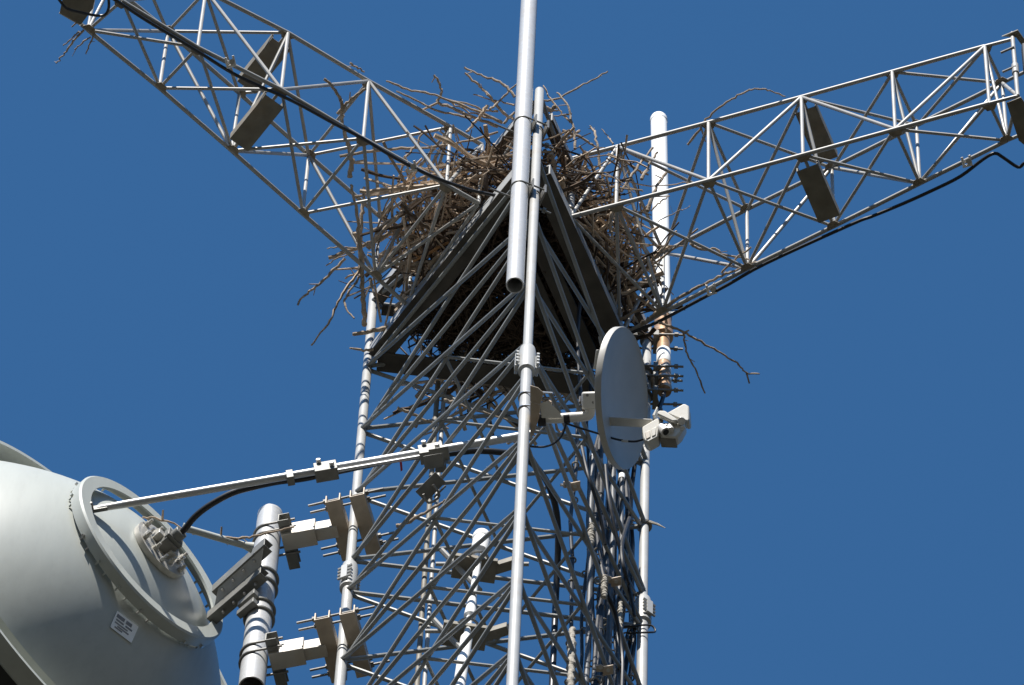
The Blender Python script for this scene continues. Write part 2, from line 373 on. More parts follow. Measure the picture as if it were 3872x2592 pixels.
mb = MB(); mb.tube(spline([Pz(x, y, zb-.05) for x, y in ptsR], 4), .0115, 10); tag(obj('arm_cable', mb, M_black), 'black cable sagging below the right arm past the dish top', 'cable')
loop = sz(A1, (500, -40), (530, 10), (600, 80), (740, 118), (860, 140), (930, 130), (962, 70), (960, -30))
mb = MB(); mb.tube(spline([Pz(x, y, zb-.12) for x, y in loop], 6), .009, 10); tag(obj('loop_cable', mb, M_black), 'black cable hanging in a loop at the left arm tip', 'cable')
def clip(x, y, z, label):
    c = Pz(x, y, z); t = thing('cable_clamp', c, label, 'clamp', 'shiny cable clamps on the arms')
    mb = MB(); pr = [(-.034, -.038), (.034, -.038), (.034, .038), (.018, .038), (.018, -.02), (-.018, -.02), (-.018, .038), (-.034, .038)]
    mb.prism(pr, c-CX*.01, CX*.9+CY*.25, CY*.9-CX*.2, -D*.06); obj('clip_body', mb, M_clip, t, .002)
    mb = MB(); mb.tube([c-D*.075, c+D*.02], .011, 8); mb.tube([c-D*.058, c-D*.07], .019, 6); obj('bolt', mb, M_ss, t)
clip(878, 236, zb+.02, 'shiny clamp on the left arm next to the upper dark channel'); clip(1562, 632, zb+.02, 'shiny clamp on the left arm at the edge of the nest')
clip(3660, 612, zb, 'shiny clamp on the right arm near its outer end'); clip(2695, 1096, zb, 'shiny clamp on the right arm just right of the white antenna')
# ------------------------------------------------------------------ tall galvanised mast pipe on the front leg
mx, my = 1947, 1080
mp = Pp(mx, my, F+Vector((0, -.035, 0)), Vector((0, 1, 0)))
MX, MY, MZ = mp.x, mp.y, mp.z
mast = thing('mast_pipe', mp, 'thick galvanised pipe with open bottom end clamped to the front leg', 'mast pipe')
mb = MB(); mb.pipe(mp, Vector((MX, MY, Z0+7)), .0545, .0475, 36); obj('pipe', mb, M_galv, mast)
for row in (472, 716):
    zc = zrow(Vector((MX, MY, Z0)), row); c = Vector((MX, MY, zc)); fl = Vector((F.x, F.y, zc)); dv = (fl-c).normalized(); sd = dv.cross(UP)
    mb = MB()
    for k in (.0,):
        mb.box(c+dv*.062, dv, sd, UP, .005, .075, .07)
        mb.ring(c, UP, .0565, .0065, 20, 8, math.pi*.5, math.pi*1.5, u=dv)
        for s_ in (-1, 1): mb.tube([c+sd*.0565*s_-dv*.0, c+sd*.0565*s_+dv*.16], .0065, 8); 
    obj('pipe_clamp', mb, M_dkbrk, mast)
    mb = MB()
    mb.tube([c-dv*.17-sd*.068-UP*.0, c+dv*.24-sd*.068-UP*.02], .0072, 8); mb.box(fl+dv*.045, dv, sd, UP, .006, .07, .06)
    mb.ring(fl, UP, .0315, .006, 16, 6, -math.pi*.5, math.pi*.5, u=dv)
    for s_ in (.06, .072): mb.tube([c+dv*(.17+s_*.2)-sd*s_-UP*.02, c+dv*(.19+s_*.2)-sd*s_-UP*.02], .014, 6)
    obj('threaded_rod', mb, M_bolt, mast)
# ------------------------------------------------------------------ white omni antenna beside the right leg
ax_ = Pz(2512, 1480, Z0-1.02)
om = thing('omni_antenna', ax_, 'tall white tube antenna with copper coloured base on the right leg', 'antenna')
zt_ = zrow(ax_, 452); AD = (Pd(2491, 452, proj(Vector((ax_.x, ax_.y, zt_)))[2])-ax_).normalized(); zw = zrow(ax_, 1205); zcap = zrow(ax_, 1260)
mb = MB(); mb.lathe([(.0, zt_-ax_.z+.03), (.03, zt_-ax_.z+.026), (.05, zt_-ax_.z+.012), (.0565, zt_-ax_.z-.015), (.0565, zw-ax_.z), (.04, zw-ax_.z-.01)], ax_, AD, 32); ra = obj('radome_tube', mb, M_white, om)
mb = MB(); mb.lathe([(.0575, zt_-ax_.z-.06), (.0605, zt_-ax_.z-.055), (.0605, zt_-ax_.z-.01), (.056, zt_-ax_.z+.01)], ax_, AD, 32); obj('end_cap', mb, M_white, ra)
mb = MB(); mb.lathe([(.0, 0), (.046, 0), (.05, .02), (.05, .05), (.043, .06), (.043, .13), (.047, .14), (.047, .17), (.043, .18), (.043, .30), (.047, .31), (.047, .33), (.043, .34), (.043, zcap-ax_.z-.09), (.066, zcap-ax_.z-.07), (.068, zcap-ax_.z), (.058, zcap-ax_.z+.03), (.056, zw-ax_.z+.02)], ax_, AD, 28); obj('copper_base', mb, M_copper, om)
for h, hh in ((.13, .05), (.28, .05), (.42, .20)): mb = MB(); mb.lathe([(.0435, h), (.0475, h+.006), (.0475, h+hh), (.0435, h+hh+.006)], ax_, AD, 28); obj('white_tape_band', mb, M_white, om)
mb = MB(); mb.lathe([(.059, zw-ax_.z-.01), (.061, zw-ax_.z), (.061, zw-ax_.z+.09), (.058, zw-ax_.z+.1)], ax_, AD, 28); mb.tube([ax_+AD*(zw-ax_.z+.04), ax_+AD*(zw-ax_.z+.06)+Vector((.085, -.02, 0))], .012, 8)
obj('tube_clamp', mb, M_feed, om)
for row in (1292, 1412, 1448, 1502):
    zz = zrow(R, row)
    mb = MB(); mb.box(Vector(((R.x+ax_.x)/2, R.y, zz)), (1, 0, 0), (0, 1, 0), UP, .016, .07, .035); mb.ring(Vector((R.x, R.y, zz)), UP, .036, .011, 18, 6)
    sc = obj('standoff_clamp', mb, M_dkbrk, om)
    for dy in (-.05, .05):
        if row in (1448,) and dy > 0: continue
        a, b = Vector((R.x-.05, R.y+dy, zz)), Vector((ax_.x+.12, ax_.y+dy, zz)); vx = Vector((1, 0, 0)); mb = MB()
        mb.tube([a, b-vx*.06, b-vx*.0599, b-vx*.035, b-vx*.0349, b], [.0085, .0085, .017, .017, .0085, .0085], 8)
        obj('clamp_rod', mb, M_bolt, sc)
# lead that drops from its base to the tower
pts = [ax_, ax_+Vector((-.01, 0, -.12)), ax_+Vector((-.04, .02, -.3)), ax_+Vector((-.09, .05, -.6)), ax_+Vector((-.12, .06, -1.3))]
mb = MB(); mb.tube(spline(pts, 6), .014, 10); obj('lead', mb, M_black, om)
mb = MB(); P_ = [Pd(x, y, proj(ax_)[2]-.04) for x, y in ((2466, 1425), (2470, 1470), (2484, 1520), (2500, 1556), (2500, 1600))]; mb.tube(spline(P_, 8), [.012 if k % 2 else .0145 for k in range(33)], 10); obj('taped_lead', mb, M_rope2, om)
# ------------------------------------------------------------------ offset dish with feed on the front leg
oFR_ = outw(F, R)
DD = zrow(F, 1575); DEP = proj(Vector((F.x, F.y, DD)))[2]-.06
def Q(zx, zy, dd=0): return Pd(1900+zx/2.45, 1150+zy/2.45, DEP+dd)
nrm = (CX*.94-D*.34+CY*.03).normalized()
dc = Q(1126, 872, .05)
dish = thing('satellite_dish', Q(360, 1010, -.02), 'grey oval dish seen edge on, held by a white arm from the front leg', 'dish')
Rr = .415; mb = MB(); f4 = 4*.62
prof = [(Rr*i/14, (Rr*i/14)**2/f4-Rr**2/f4) for i in range(15)]
prof += [(Rr+.006, .004), (Rr+.008, 0), (Rr+.008, -.035), (Rr-.01, -.042)]+[(Rr*i/10, (Rr*i/10)**2/f4-Rr**2/f4-.012) for i in range(9, -1, -1)]
mb.lathe(prof, dc, nrm, 64); obj('reflector', mb, M_dish, dish)
mb = MB(); mb.box(Q(822, 895, .0), nrm, CY, D, .035+.025, .052, .045); hb = obj('back_box', mb, M_feed, dish, .012)
for zx, zy in ((720, 915), (785, 845), (842, 912), (725, 950)): mb = MB(); mb.tube([Q(zx, zy, -.05), Q(zx, zy, -.03)], .009, 8); obj('bolt', mb, M_bolt, hb)
mb = MB(); mb.tube(spline([Q(360, 1060), Q(500, 1062), Q(640, 1052), Q(740, 1045), Q(800, 1030), Q(812, 985), Q(808, 930)], 6), .030, 16); tb = obj('support_tube', mb, M_feed, dish)
mb = MB(); mb.tube([Q(566, 1062), Q(622, 1056)], .0315, 16); obj('tube_collar', mb, M_black, tb)
mb = MB(); mb.tube([Q(325, 1085), Q(400, 1080)], .036, 16); obj('tube_collar', mb, M_black, tb)
mb = MB(); mb.prism([(-.03, .06), (.02, .07), (.09, .0), (.10, -.03), (-.02, -.03)], Q(395, 1010, -.045), CX, CY, D*.008); mb.prism([(-.03, .06), (.02, .07), (.09, .0), (.10, -.03), (-.02, -.03)], Q(395, 1010, .04), CX, CY, D*.008); obj('hinge_cheek', mb, M_feed, dish)
mb = MB(); p1 = Q(290, 880); p2 = Q(290, 1050)
mb.prism([(-.018, .075), (.03, .06), (.062, .03), (.035, -.06), (-.018, -.06)], Q(285, 870, -.055), CX, CY, D*.10)
mb.prism([(-.018, .075), (.045, .055), (.035, -.02), (0, -.13), (-.018, -.13)], Q(285, 1020, -.06), CX, CY, D*.11)
obj('mast_bracket', mb, M_brk, dish, .004)
for zy in (870, 995):
    c = Q(205, zy, .06); zc = zrow(F, 1150+zy/2.45); c = Vector((F.x, F.y, zc))
    ub = [c+Vector((.16, -.040, 0)), c+Vector((.02, -.040, 0))]+[c+Vector((.040*math.cos(g_), .040*math.sin(g_), 0)) for g_ in [math.pi*(1.5-.1*k) for k in range(11)]]+[c+Vector((.02, .040, 0)), c+Vector((.16, .040, 0))]
    mb = MB(); mb.tube(ub, .0065, 8); obj('u_bolt', mb, M_ss, dish)
mb = MB(); a, b = Q(890, 1082, -.0), Q(1390, 1108, -.09); d = (b-a).normalized(); mb.box((a+b)/2, d, CY, d.cross(CY), (b-a).length/2, .026, .008); obj('feed_arm', mb, M_feed, dish, .004)
# radio head
ux = (CX*.88+CY*.47).normalized(); uy = (CY*.88-CX*.47).normalized()
hd = None
NF = Vector((-.2, -.88, -.43)).normalized()                        # the radio's faces lean forward and down
def solid(pts, d0, d1):                                             # a block with the given outline seen from below, d0..d1 deep
    mb = MB(); n = len(pts); f0 = [Pp(1900+x/2.45, 1150+y/2.45, Q(1500, 1130, d0), NF) for x, y in pts]; mb.v = f0+[p-NF*(d1-d0)*.9 for p in f0]
    mb.f = [tuple(range(n)), tuple(range(2*n-1, n-1, -1))]+[(i, (i+1) % n, n+(i+1) % n, n+i) for i in range(n)]; return mb
hd = obj('radio_head', solid([(1286, 1152), (1300, 1132), (1432, 1055), (1455, 1062), (1462, 1085), (1440, 1232), (1350, 1282), (1318, 1270), (1300, 1240)], -.17, -.07), M_feed, dish, .012)
obj('face_plate', solid([(1318, 1190), (1366, 1166), (1372, 1232), (1330, 1254)], -.176, -.168), M_brk2, hd, .004)
obj('face_plate', solid([(1378, 1160), (1425, 1134), (1420, 1212), (1384, 1230)], -.176, -.168), M_feed, hd, .004)
obj('filter_box', solid([(1515, 1010), (1670, 925), (1690, 922), (1726, 940), (1734, 1070), (1716, 1090), (1600, 1050)], -.14, -.05), M_feed, dish, .010)
obj('filter_box', solid([(1385, 1030), (1430, 945), (1440, 960), (1412, 1040)], -.12, -.05), M_feed, dish, .005)
fl_ = obj('flange_plate', solid([(1430, 1002), (1452, 984), (1505, 986), (1618, 1062), (1618, 1082), (1572, 1086), (1436, 1022)], -.20, -.16), M_feed, dish, .008)
obj('feed_housing', solid([(1448, 1100), (1570, 1092), (1690, 1090), (1688, 1130), (1650, 1200), (1606, 1244), (1470, 1238), (1440, 1180)], -.15, -.06), M_feed, dish, .014)
for a_, b_, r_ in ((Q(1470, 1150, -.15), Q(1515, 1190, -.21), .030), (Q(1545, 1120, -.15), Q(1560, 1170, -.2), .020), (Q(1658, 1085, -.18), Q(1658, 1085, -.12), .024), (Q(1668, 1150, -.19), Q(1668, 1150, -.13), .015), (Q(1580, 1225, -.18), Q(1580, 1225, -.14), .016), (Q(1500, 1132, -.17), Q(1560, 1108, -.16), .008)):
    mb = MB(); mb.tube([a_, b_], r_, 14); obj('waveguide_fitting', mb, M_clip, dish, .002)
mb = MB(); mb.tube([Q(1508, 1184, -.205), Q(1517, 1192, -.213)], .019, 14); obj('waveguide_mouth', mb, M_shroud, dish)
obj('housing_foot', solid([(1450, 1236), (1604, 1244), (1600, 1256), (1456, 1250)], -.14, -.05), M_chan, dish, .003)
mb = MB(); mb.tube(spline([Q(1320, 1250, -.12), Q(1220, 1275, -.1), Q(1060, 1255, -.08), Q(900, 1205, -.05), Q(750, 1160, -.03), Q(590, 1108, -.02)], 6), .0065, 8); obj('feed_lead', mb, M_coax, dish)
mb = MB(); mb.tube(spline([Q(590, 1108, -.02), Q(550, 1220, .02), Q(480, 1290, .05), Q(380, 1325, .1), Q(250, 1320, .14)], 6), .0065, 8); obj('feed_lead', mb, M_black, dish)
mb = MB(); mb.tube([Q(1105, 1268, -.085), Q(1165, 1272, -.095)], .0085, 8); obj('lead_ferrule', mb, M_feed, dish)
# finned box behind the dish
JD = proj(Pp(2272, 1362, at(F, 0), oFR_))[2]-DEP-.06
t = thing('junction_box', Q(910, 520, JD), 'ribbed black junction box with pale end behind the dish', 'junction box')
mb = MB()
for k in range(7): mb.tube([Q(885, 462+k*19, JD), Q(1000, 470+k*19, JD)], .013, 8)
mb.box(Q(940, 520, JD+.01), CX, CY, D, .045, .055, .015); obj('ribbed_body', mb, M_black, t)
mb = MB(); mb.box(Q(868, 515, JD-.01), CX, CY+CX*.15, D, .009, .062, .018); obj('end_strip', mb, M_feed, t, .003)
mb = MB(); mb.tube([Q(930, 600, JD+.01), Q(900, 700, JD+.01), Q(880, 735, JD+.01)], .016, 10); mb.tube([Q(900, 300, JD+.01), Q(935, 455, JD+.01)], .010, 10); obj('conduit_stub', mb, M_arm, t)
mb = MB(); mb.tube([Q(872, 730, JD+.01), Q(890, 770, JD+.01)], [.026, .028], 14); obj('stub_cap', mb, M_white, t)
# ------------------------------------------------------------------ dish mount pipe left of the tower, two standoffs
pz = Pz(1010, 2062, Z0-3.6); PX = Vector((pz.x, pz.y, 0))
zp1, zp0 = zrow(pz, 1950), zrow(pz, 2604)
mpipe = thing('dish_mount_pipe', Vector((pz.x, pz.y, zp0)), 'thick pale vertical pipe between drum dish and left leg', 'mounting pipe')
mb = MB(); mb.pipe(Vector((pz.x, pz.y, zp0)), Vector((pz.x, pz.y, zp1)), .080, .072, 40); mb.lathe([(0, .035), (.045, .03), (.07, .015), (.0805, -.01), (.0805, -.03)], Vector((pz.x, pz.y, zp1)), UP, 40); obj('pipe', mb, M_galv, mpipe)
def standoff(zc, near, far, label):
    lp = Vector((L.x, L.y, zc)); pp = Vector((pz.x, pz.y, zc))
    t = thing('standoff_bracket', lp, label, 'bracket', 'standoff brackets on the left leg')
    a, b = Pz(*near, zc), Pz(*far, zc); d = (b-a).normalized(); s_ = Vector((d.y, -d.x, 0))     # s_ points right
    if s_.x < 0: s_ = -s_
    cc = (a+b)/2
    off = (lp-cc)-d*(lp-cc).dot(d); a += off; b += off
    for sg in (-1, 1):
        mb = MB(); pr = [(0, -.05), (.095, -.05), (.095, .05), (.086, .05), (.086, -.041), (.009, -.041), (.009, .05), (0, .05)]
        st = a+s_*(.030 if sg > 0 else -.030-.095)
        mb.prism(pr, st, s_, UP, b-a); obj('clamp_channel', mb, M_brk, t, .002)
    for q in (a+d*.05, b-d*.06, ):
        for k in (-.024, .024):
            c = q+UP*.02+d*k; mb = MB(); mb.tube([c+s_*x for x in (-.24, -.1421, -.142, -.119, -.1189, .1189, .119, .142, .1421, .24)], [.0085, .0085, .0185, .0185, .0085, .0085, .0185, .0185, .0085, .0085], 8)
            obj('threaded_rod', mb, M_bolt, t)
    v = (pp-lp).normalized(); h = Vector((v.y, -v.x, 0)); ln = (pp-lp).length
    mb = MB(); mb.box(lp+v*(.098+(ln-.30)/2*.62), v, h, UP, (ln-.30)/2*.62, .04, .06); obj('arm_tube', mb, M_brk2, t, .004)
    e = lp+v*(ln-.19)
    mb = MB(); mb.channel(e-v*.12-h*.056, e+v*.09-h*.056, h, UP, .112, .155, .008)
    obj('arm_sleeve', mb, M_brk2, t, .003)
    g_ = pp-v*.095
    mb = MB(); mb.channel(g_-h*.14, g_+h*.20, -v, UP, .07, .10, .009); obj('pipe_saddle', mb, M_dkbrk, t, .003)
    for k in (-.055, .055):
        c = pp+UP*k; ub = [c-h*.087-v*.19, c-h*.087-v*.02]+[c+(-h*math.cos(g_)+v*math.sin(g_))*.087 for g_ in [math.pi*q/12 for q in range(13)]]+[c+h*.087-v*.02, c+h*.087-v*.19]
        mb = MB(); mb.tube(ub, .0085, 8); obj('u_bolt', mb, M_bolt, t)
zS1, zS2 = zrow(L, 1985), zrow(L, 2435)
standoff(zS1, (1304, 1872), (1370, 2095), 'upper bolted channel bracket joining left leg to the mount pipe')
standoff(zS2, (1272, 2315), (1339, 2555), 'lower bolted channel bracket joining left leg to the mount pipe')
# ------------------------------------------------------------------ big drum dish
av = Vector((-.70, .714, 0)).normalized(); uv = Vector((.714, .70, 0)).normalized()
zc = zrow(pz, 2250); PPt = Vector((pz.x, pz.y, zc))
O = PPt-uv*.675-av*(-.26); VX = O-av*.075      # ring plane centre, vertex
px = proj(O); sh = Pd(569, 2112, px[2])-O; O += sh; VX += sh      # settle on the ring centre seen in the photo
drum = thing('drum_dish', O-UP*1.4, 'huge white drum shaped dish seen from behind at the lower left', 'microwave dish')
F4 = 2.3
mb = MB(); mb.lathe([(1.2*i/26, (1.2*i/26)**2/F4) for i in range(27)], VX, av, 96); bowl = obj('reflector_bowl', mb, M_drum, drum)
sr = 1.2**2/F4
mb = MB(); mb.lathe([(1.195, sr-.004), (1.205, sr+.12), (1.365, sr+.12), (1.37, sr-.02), (1.40, sr-.02), (1.40, sr+.10), (1.38, sr+.11), (1.28, sr+.11)], VX, av, 96); obj('rim_flange', mb, M_drum, drum)
mb = MB(); mb.lathe([(1.345, sr+.10), (1.345, sr+.85), (1.0, sr+.88), (0, sr+.88)], VX, av, 96); obj('shroud', mb, M_shroud, drum)
mb = MB(); rp = [(.535, -.018), (.615, -.018), (.627, -.006), (.627, .062), (.615, .062), (.611, -.002), (.535, -.002)]
mb.lathe(rp, O, av, 80, True); ringo = obj('back_ring', mb, M_drum, drum)
def rdir(a): return uv*math.cos(a)+UP*math.sin(a)
for i in range(20):
    a = 2*math.pi*i/20+.1; d = rdir(a); tq = av.cross(d)
    if i % 20 in (1, 2, 7, 8, 9, 10, 12, 13, 14, 15, 17, 18):
        mb = MB(); mb.prism([(-.045, 0), (.045, 0), (.045, .075), (.035, .075), (.035, .012), (-.035, .012), (-.035, .075), (-.045, .075)], O+d*.613+av*.01, tq, av, d*.012)
        mb.tube([O+d*.64+av*.05+tq*.04, O+d*.615+av*.05+tq*.04], .011, 6)
        obj('ring_bracket', mb, M_drum if i % 3 else M_ss, ringo)
mb = MB(); mb.lathe([(0, -.03), (.165, -.03), (.205, -.024), (.205, .012), (.19, .03)], VX, av, 48); hub = obj('hub_plate', mb, M_hub, drum)
for i in range(12):
    a = 2*math.pi*i/12; d = rdir(a)*(.175 if i % 2 else .13)
    mb = MB(); mb.lathe([(0, .075), (.010, .073), (.011, .045), (.018, .044), (.018, .02), (.0, .02)], VX+d-av*.01, -av, 8); obj('hub_bolt', mb, M_hub if i % 3 else M_ss, hub)
for c, x_, y_ in ((VX-av*.06+rdir(2.6)*.05, .05, .028), (VX-av*.055-rdir(2.6)*.06, .03, .05)):
    mb = MB(); mb.box(c, uv, UP, av, x_, y_, .03); obj('hub_block', mb, M_hub, hub, .004)
hubtip = VX-av*.19
mb = MB(); mb.box(VX-av*.07, uv, UP, av, .052, .06, .045); mb.tube([VX-av*.10, hubtip], .042, 16); mb.box(VX-av*.12, uv, UP, av, .06, .045, .02); obj('feed_connector', mb, M_dkbrk, hub, .004)
# sticker on the bowl
best = None
for i in range(60):
    for j in range(180):
        rr = .70+.55*i/60; a = 2*math.pi*j/180; p = VX+av*rr*rr/F4+rdir(a)*rr
        nn = (-av+rdir(a)*2*rr/F4).normalized()
        if nn.dot(D) > 0: continue
        x, y, _ = proj(p); e = (x-464)**2+(y-2370)**2
        if best is None or e < best[0]: best = (e, p, nn)
_, sp, sn = best; e1 = (CX*.62+CY*.78); e1 = (e1-sn*e1.dot(sn)).normalized(); e2 = sn.cross(e1)
mb = MB(); mb.box(sp+sn*.004, e1, e2, sn, .062, .085, .001); stk = obj('sticker', mb, M_label, drum)
mb = MB()
for k, (o1, o2, l1, l2) in enumerate(((.035, .045, .012, .03), (.035, -.02, .012, .022), (.008, .04, .006, .03), (.008, -.03, .006, .026), (-.012, .02, .005, .05), (-.028, .0, .005, .045), (-.042, .03, .005, .03))):
    mb.box(sp+sn*.0058+e1*o1+e2*o2, e1, e2, sn, l1, l2, .0006)
obj('print', mb, M_ink, stk)
# bracket that carries the dish on the pipe
Pc = Vector((pz.x, pz.y, O.z))
bars = []
for (x0, y0), (x1, y1), hw in (((801, 2226), (1000, 2046), .05), ((782, 2327), (985, 2152), .065)):
    b = Pd(x1, y1, proj(Pc)[2]-.02-.09*(hw > .06)); a = Pz(x0, y0, b.z); bars.append((a, b)); dv = (b-a).normalized(); h = dv.cross(UP)
    if h.dot(uv) < 0: h = -h
    mb = MB(); mb.channel(a, b, h, UP, .07, .10, .008); obj('mount_channel', mb, M_dkbrk, drum, .003)
(a0, b0), (a1, b1) = bars; mb = MB(); w0 = (b0-a0)*.1+uv*.012; nn_ = uv*.006
q = [a0+w0-UP*.05, b0-(b0-a0)*.05+uv*.012-UP*.05, b1-(b1-a1)*.05+uv*.012+UP*.05, a1+w0+UP*.05]
mb.v = q+[p+nn_ for p in q]; mb.f = [(0, 1, 2, 3), (7, 6, 5, 4), (0, 4, 5, 1), (1, 5, 6, 2), (2, 6, 7, 3), (3, 7, 4, 0)]
obj('web_plate', mb, M_galv, drum)
mb = MB(); b = Pd(955, 2072, proj(Pc)[2]-.05); a = Pz(690, 1995, b.z); mb.tube([a, a+(b-a)*.12, b-(b-a)*.12, b], [.03, .022, .022, .035], 14); obj('mount_tube', mb, M_drum, drum)
for dz in (.24, .10, -.2, -.32):
    c = Vector((pz.x, pz.y, O.z+dz)); mb = MB(); mb.ring(c, UP, .087, .0115, 30, 8)
    rg = obj('pipe_ring_clamp', mb, M_dkbrk, drum)
    mb = MB(); mb.box(c-uv*.105, uv, av, UP, .02, .07, .03); obj('clamp_pad', mb, M_dkbrk, rg, .004)
for k in range(8):
    a_, b_ = bars[k % 2]; p = a_+(b_-a_)*(.15+.1*k)+UP*-.01+uv*.03; mb = MB(); mb.tube([p-UP*.07, p-UP*.03, p-UP*.0299, p-UP*.02], [.009, .009, .016, .016], 6)
    obj('bracket_bolt', mb, M_ss, drum)
# ------------------------------------------------------------------ side strut of the drum dish
oLF = outw(L, F)
s0 = Pd(345, 1929, proj(O-uv*.6)[2]-.04)
s1 = Pp(1630, 1708, at(L, 0)+oLF*.07, oLF); sd = (s1-s0).normalized(); sl_ = (s1-s0).length
s2 = s1+sd*.62
strut = thing('side_strut', s0, 'long galvanised stay bar from drum dish ring into the tower', 'stay bar')
nn = sd.cross(UP).normalized()
if nn.dot(D) > 0: nn = -nn
up2 = nn.cross(sd); up2 = up2 if up2.z > 0 else -up2
mid = s0+sd*(sl_*.69)
mb = MB(); mb.tube([s0, s0+sd*.06, s0+sd*.2, mid+sd*.06], [.012, .02, .0235, .0235], 14); obj('bar', mb, M_galv, strut)
mb = MB(); mb.tube([s1-sd*.05, s2], .026, 14); obj('bar', mb, M_galv, strut)
mb = MB(); mb.tube([mid, s1], .0275, 14); mb.tube([mid-up2*.045, s1-up2*.045], .011, 10); obj('slide_tube', mb, M_galv, strut)
mb = MB(); n_ = 46; a, b = mid+up2*.031, s1+up2*.031; mb.tube([a+(b-a)*i/(n_*2) for i in range(n_*2+1)], [.011 if i % 2 else .0075 for i in range(n_*2+1)], 8); mb.tube([b-sd*.05, b], .02, 10); obj('threaded_rod', mb, M_ss, strut)
for q, l_ in ((mid, .07), (s1, .075)):
    mb = MB(); mb.channel(q-sd*l_-up2*.015+nn*.035, q+sd*l_-up2*.015+nn*.035, -nn, up2, .08, .125, .007); c_ = obj('clamp_bracket', mb, M_dkbrk, strut, .003)
    for k in (-.035, .04):
        mb = MB(); mb.tube([q+sd*k+nn*.036-up2*k, q+sd*k+nn*.062-up2*k], .015, 6); obj('clamp_bolt', mb, M_ss, c_)
        mb = MB(); mb.tube([q+sd*k+up2*.05, q+sd*k+up2*.075], .016, 6); obj('clamp_bolt', mb, M_ss, c_)
q = s1-up2*.16+sd*.03
mb = MB(); mb.channel(q-sd*.07-up2*.05, q+sd*.05-up2*.05, nn, up2+sd*.5, .09, .10, .007); mb.box(s1-up2*.09+sd*.03, sd, up2, nn, .04, .06, .006); obj('brace_clip', mb, M_dkbrk, strut, .003)
q = Pp(1628, 1842, at(L, 0)+oLF*.035, oLF); d1, d2 = (CX+CY).normalized(), (CY-CX).normalized()
mb = MB(); mb.box(q, d1, d2, D, .085, .045, .006); mb.box(q-d2*.06+d1*.02, d1, D, d2, .05, .03, .006); obj('brace_plate', mb, M_dkbrk, strut, .003)
mb = MB(); mb.box(s1-up2*.15+sd*.045, CX, CY, D, .034, .075, .006); obj('hanger_plate', mb, M_dkbrk, strut, .003)
mb = MB(); mb.tube(spline([q-d1*.06-D*.03, q-d1*.075-D*.01-d2*.06, q+d1*.0-d2*.075-D*.02, q+d1*.02-D*.03], 5), .008, 8); obj('brace_u_bolt', mb, M_bolt, strut)
q = mid-sd*.22
mb = MB(); mb.box(q-up2*.03, sd, up2, nn, .022, .055, .03); mb.tube([q+up2*.02, q+up2*.055], .016, 6); obj('hanger', mb, M_dkbrk, strut, .003)
mb = MB(); mb.box(s0+sd*.03, sd, up2, nn, .07, .03, .012); mb.tube([s0-nn*.01, s0+nn*.05], .018, 8); obj('end_lug', mb, M_dkbrk, strut, .004)
# black feed line from the hub along the strut into the tower
A9 = (700, 1600, 1.581); B2 = (1600, 1400, 3.92)
h0 = hubtip; wp = [VX-av*.12, h0]
P9 = sz(A9, (0, 632), (60, 560), (150, 490), (280, 420), (400, 385), (550, 352), (700, 334))
dep0, dep1 = proj(h0)[2], proj(mid-sd*.3)[2]+.05
for i, (x, y) in enumerate(P9): wp.append(Pd(x, y, dep0+(dep1-dep0)*(i+1)/len(P9)))
wp.append(mid+nn*-.02-up2*.02+D*.05); wp.append(s1-up2*.03+D*.07-sd*.2)
for x, y, k in ((1700, 1716, .12), (1790, 1706, .16), (1880, 1710, .2), (1950, 1722, .25), (2020, 1760, .35), (2080, 1850, .45), (2110, 2000, .45), (2100, 2300, .2), (2085, 2650, -.6)):
    wp.append(Pd(x, y, proj(s1)[2]+k))
mb = MB(); mb.tube(spline(wp, 6), .0205, 12); tag(obj('feed_line', mb, M_black), 'thick black feed line curving from drum dish hub into the tower', 'cable')
mb = MB(); p = Pd(1515, 1748, proj(s1)[2]-.08); mb.v = [p-CX*.006, p+CX*.008, p+CX*.012-CY*.05+D*.01, p+CX*.0-CY*.058+D*.006]; mb.v += [v+D*.002 for v in mb.v]
mb.f = [(0, 1, 2, 3), (7, 6, 5, 4), (0, 4, 5, 1), (1, 5, 6, 2), (2, 6, 7, 3), (3, 7, 4, 0)]
tag(obj('tape_flag', mb, M_red), 'small red tape flag hanging under the stay bar', 'tape')
# ------------------------------------------------------------------ white antenna inside the tower
def In(x, y, z): return Pz(x, y, z)
ia = In(1822, 2030, Z0-5.2); ib = ia+Vector((-.0, .0, 0))
tip = ia; bot = Pz(1742, 2560, Z0-6.9)
ad = (tip-bot).normalized()
inn = thing('omni_antenna', bot-ad*1.0, 'short fat white tube antenna standing inside the lattice', 'antenna')
mb = MB(); mb.lathe([(0, .03), (.03, .026), (.045, .012), (.052, -.02), (.052, -.20), (.03, -.22), (.022, -.25), (.022, -.70), (.036, -.98), (.020, -1.0), (.020, -1.2), (.036, -1.25), (.036, -3.0)], tip, ad, 28); obj('radome_tube', mb, M_white, inn)
mb = MB(); mb.lathe([(.0535, -.05), (.056, -.045), (.056, -.01), (.05, .015)], tip, ad, 28); obj('end_cap', mb, M_white, inn)
for k, zz in enumerate((-.30, -1.12)):
    c = tip+ad*zz; mb = MB(); mb.box(c+Vector((-.02, .05, 0)), (1, .1, 0), (-.1, 1, 0), UP, .13, .075, .02)
    mb.box(c+Vector((.16, .03, .02)), (1, -.4, 0), (.4, 1, 0), UP, .08, .03, .03); obj('support_plate', mb, M_chan, inn, .003)
    mb = MB(); mb.ring(c, ad, .062, .009, 20, 6); mb.tube([c+Vector((-.25, .05, .03)), c+Vector((.3, .02, .03))], .014, 8)
    mb.tube([c+Vector((-.22, .0, .12)), c+Vector((.02, .1, -.2))], .018, 8); obj('support_clamp', mb, M_arm, inn)
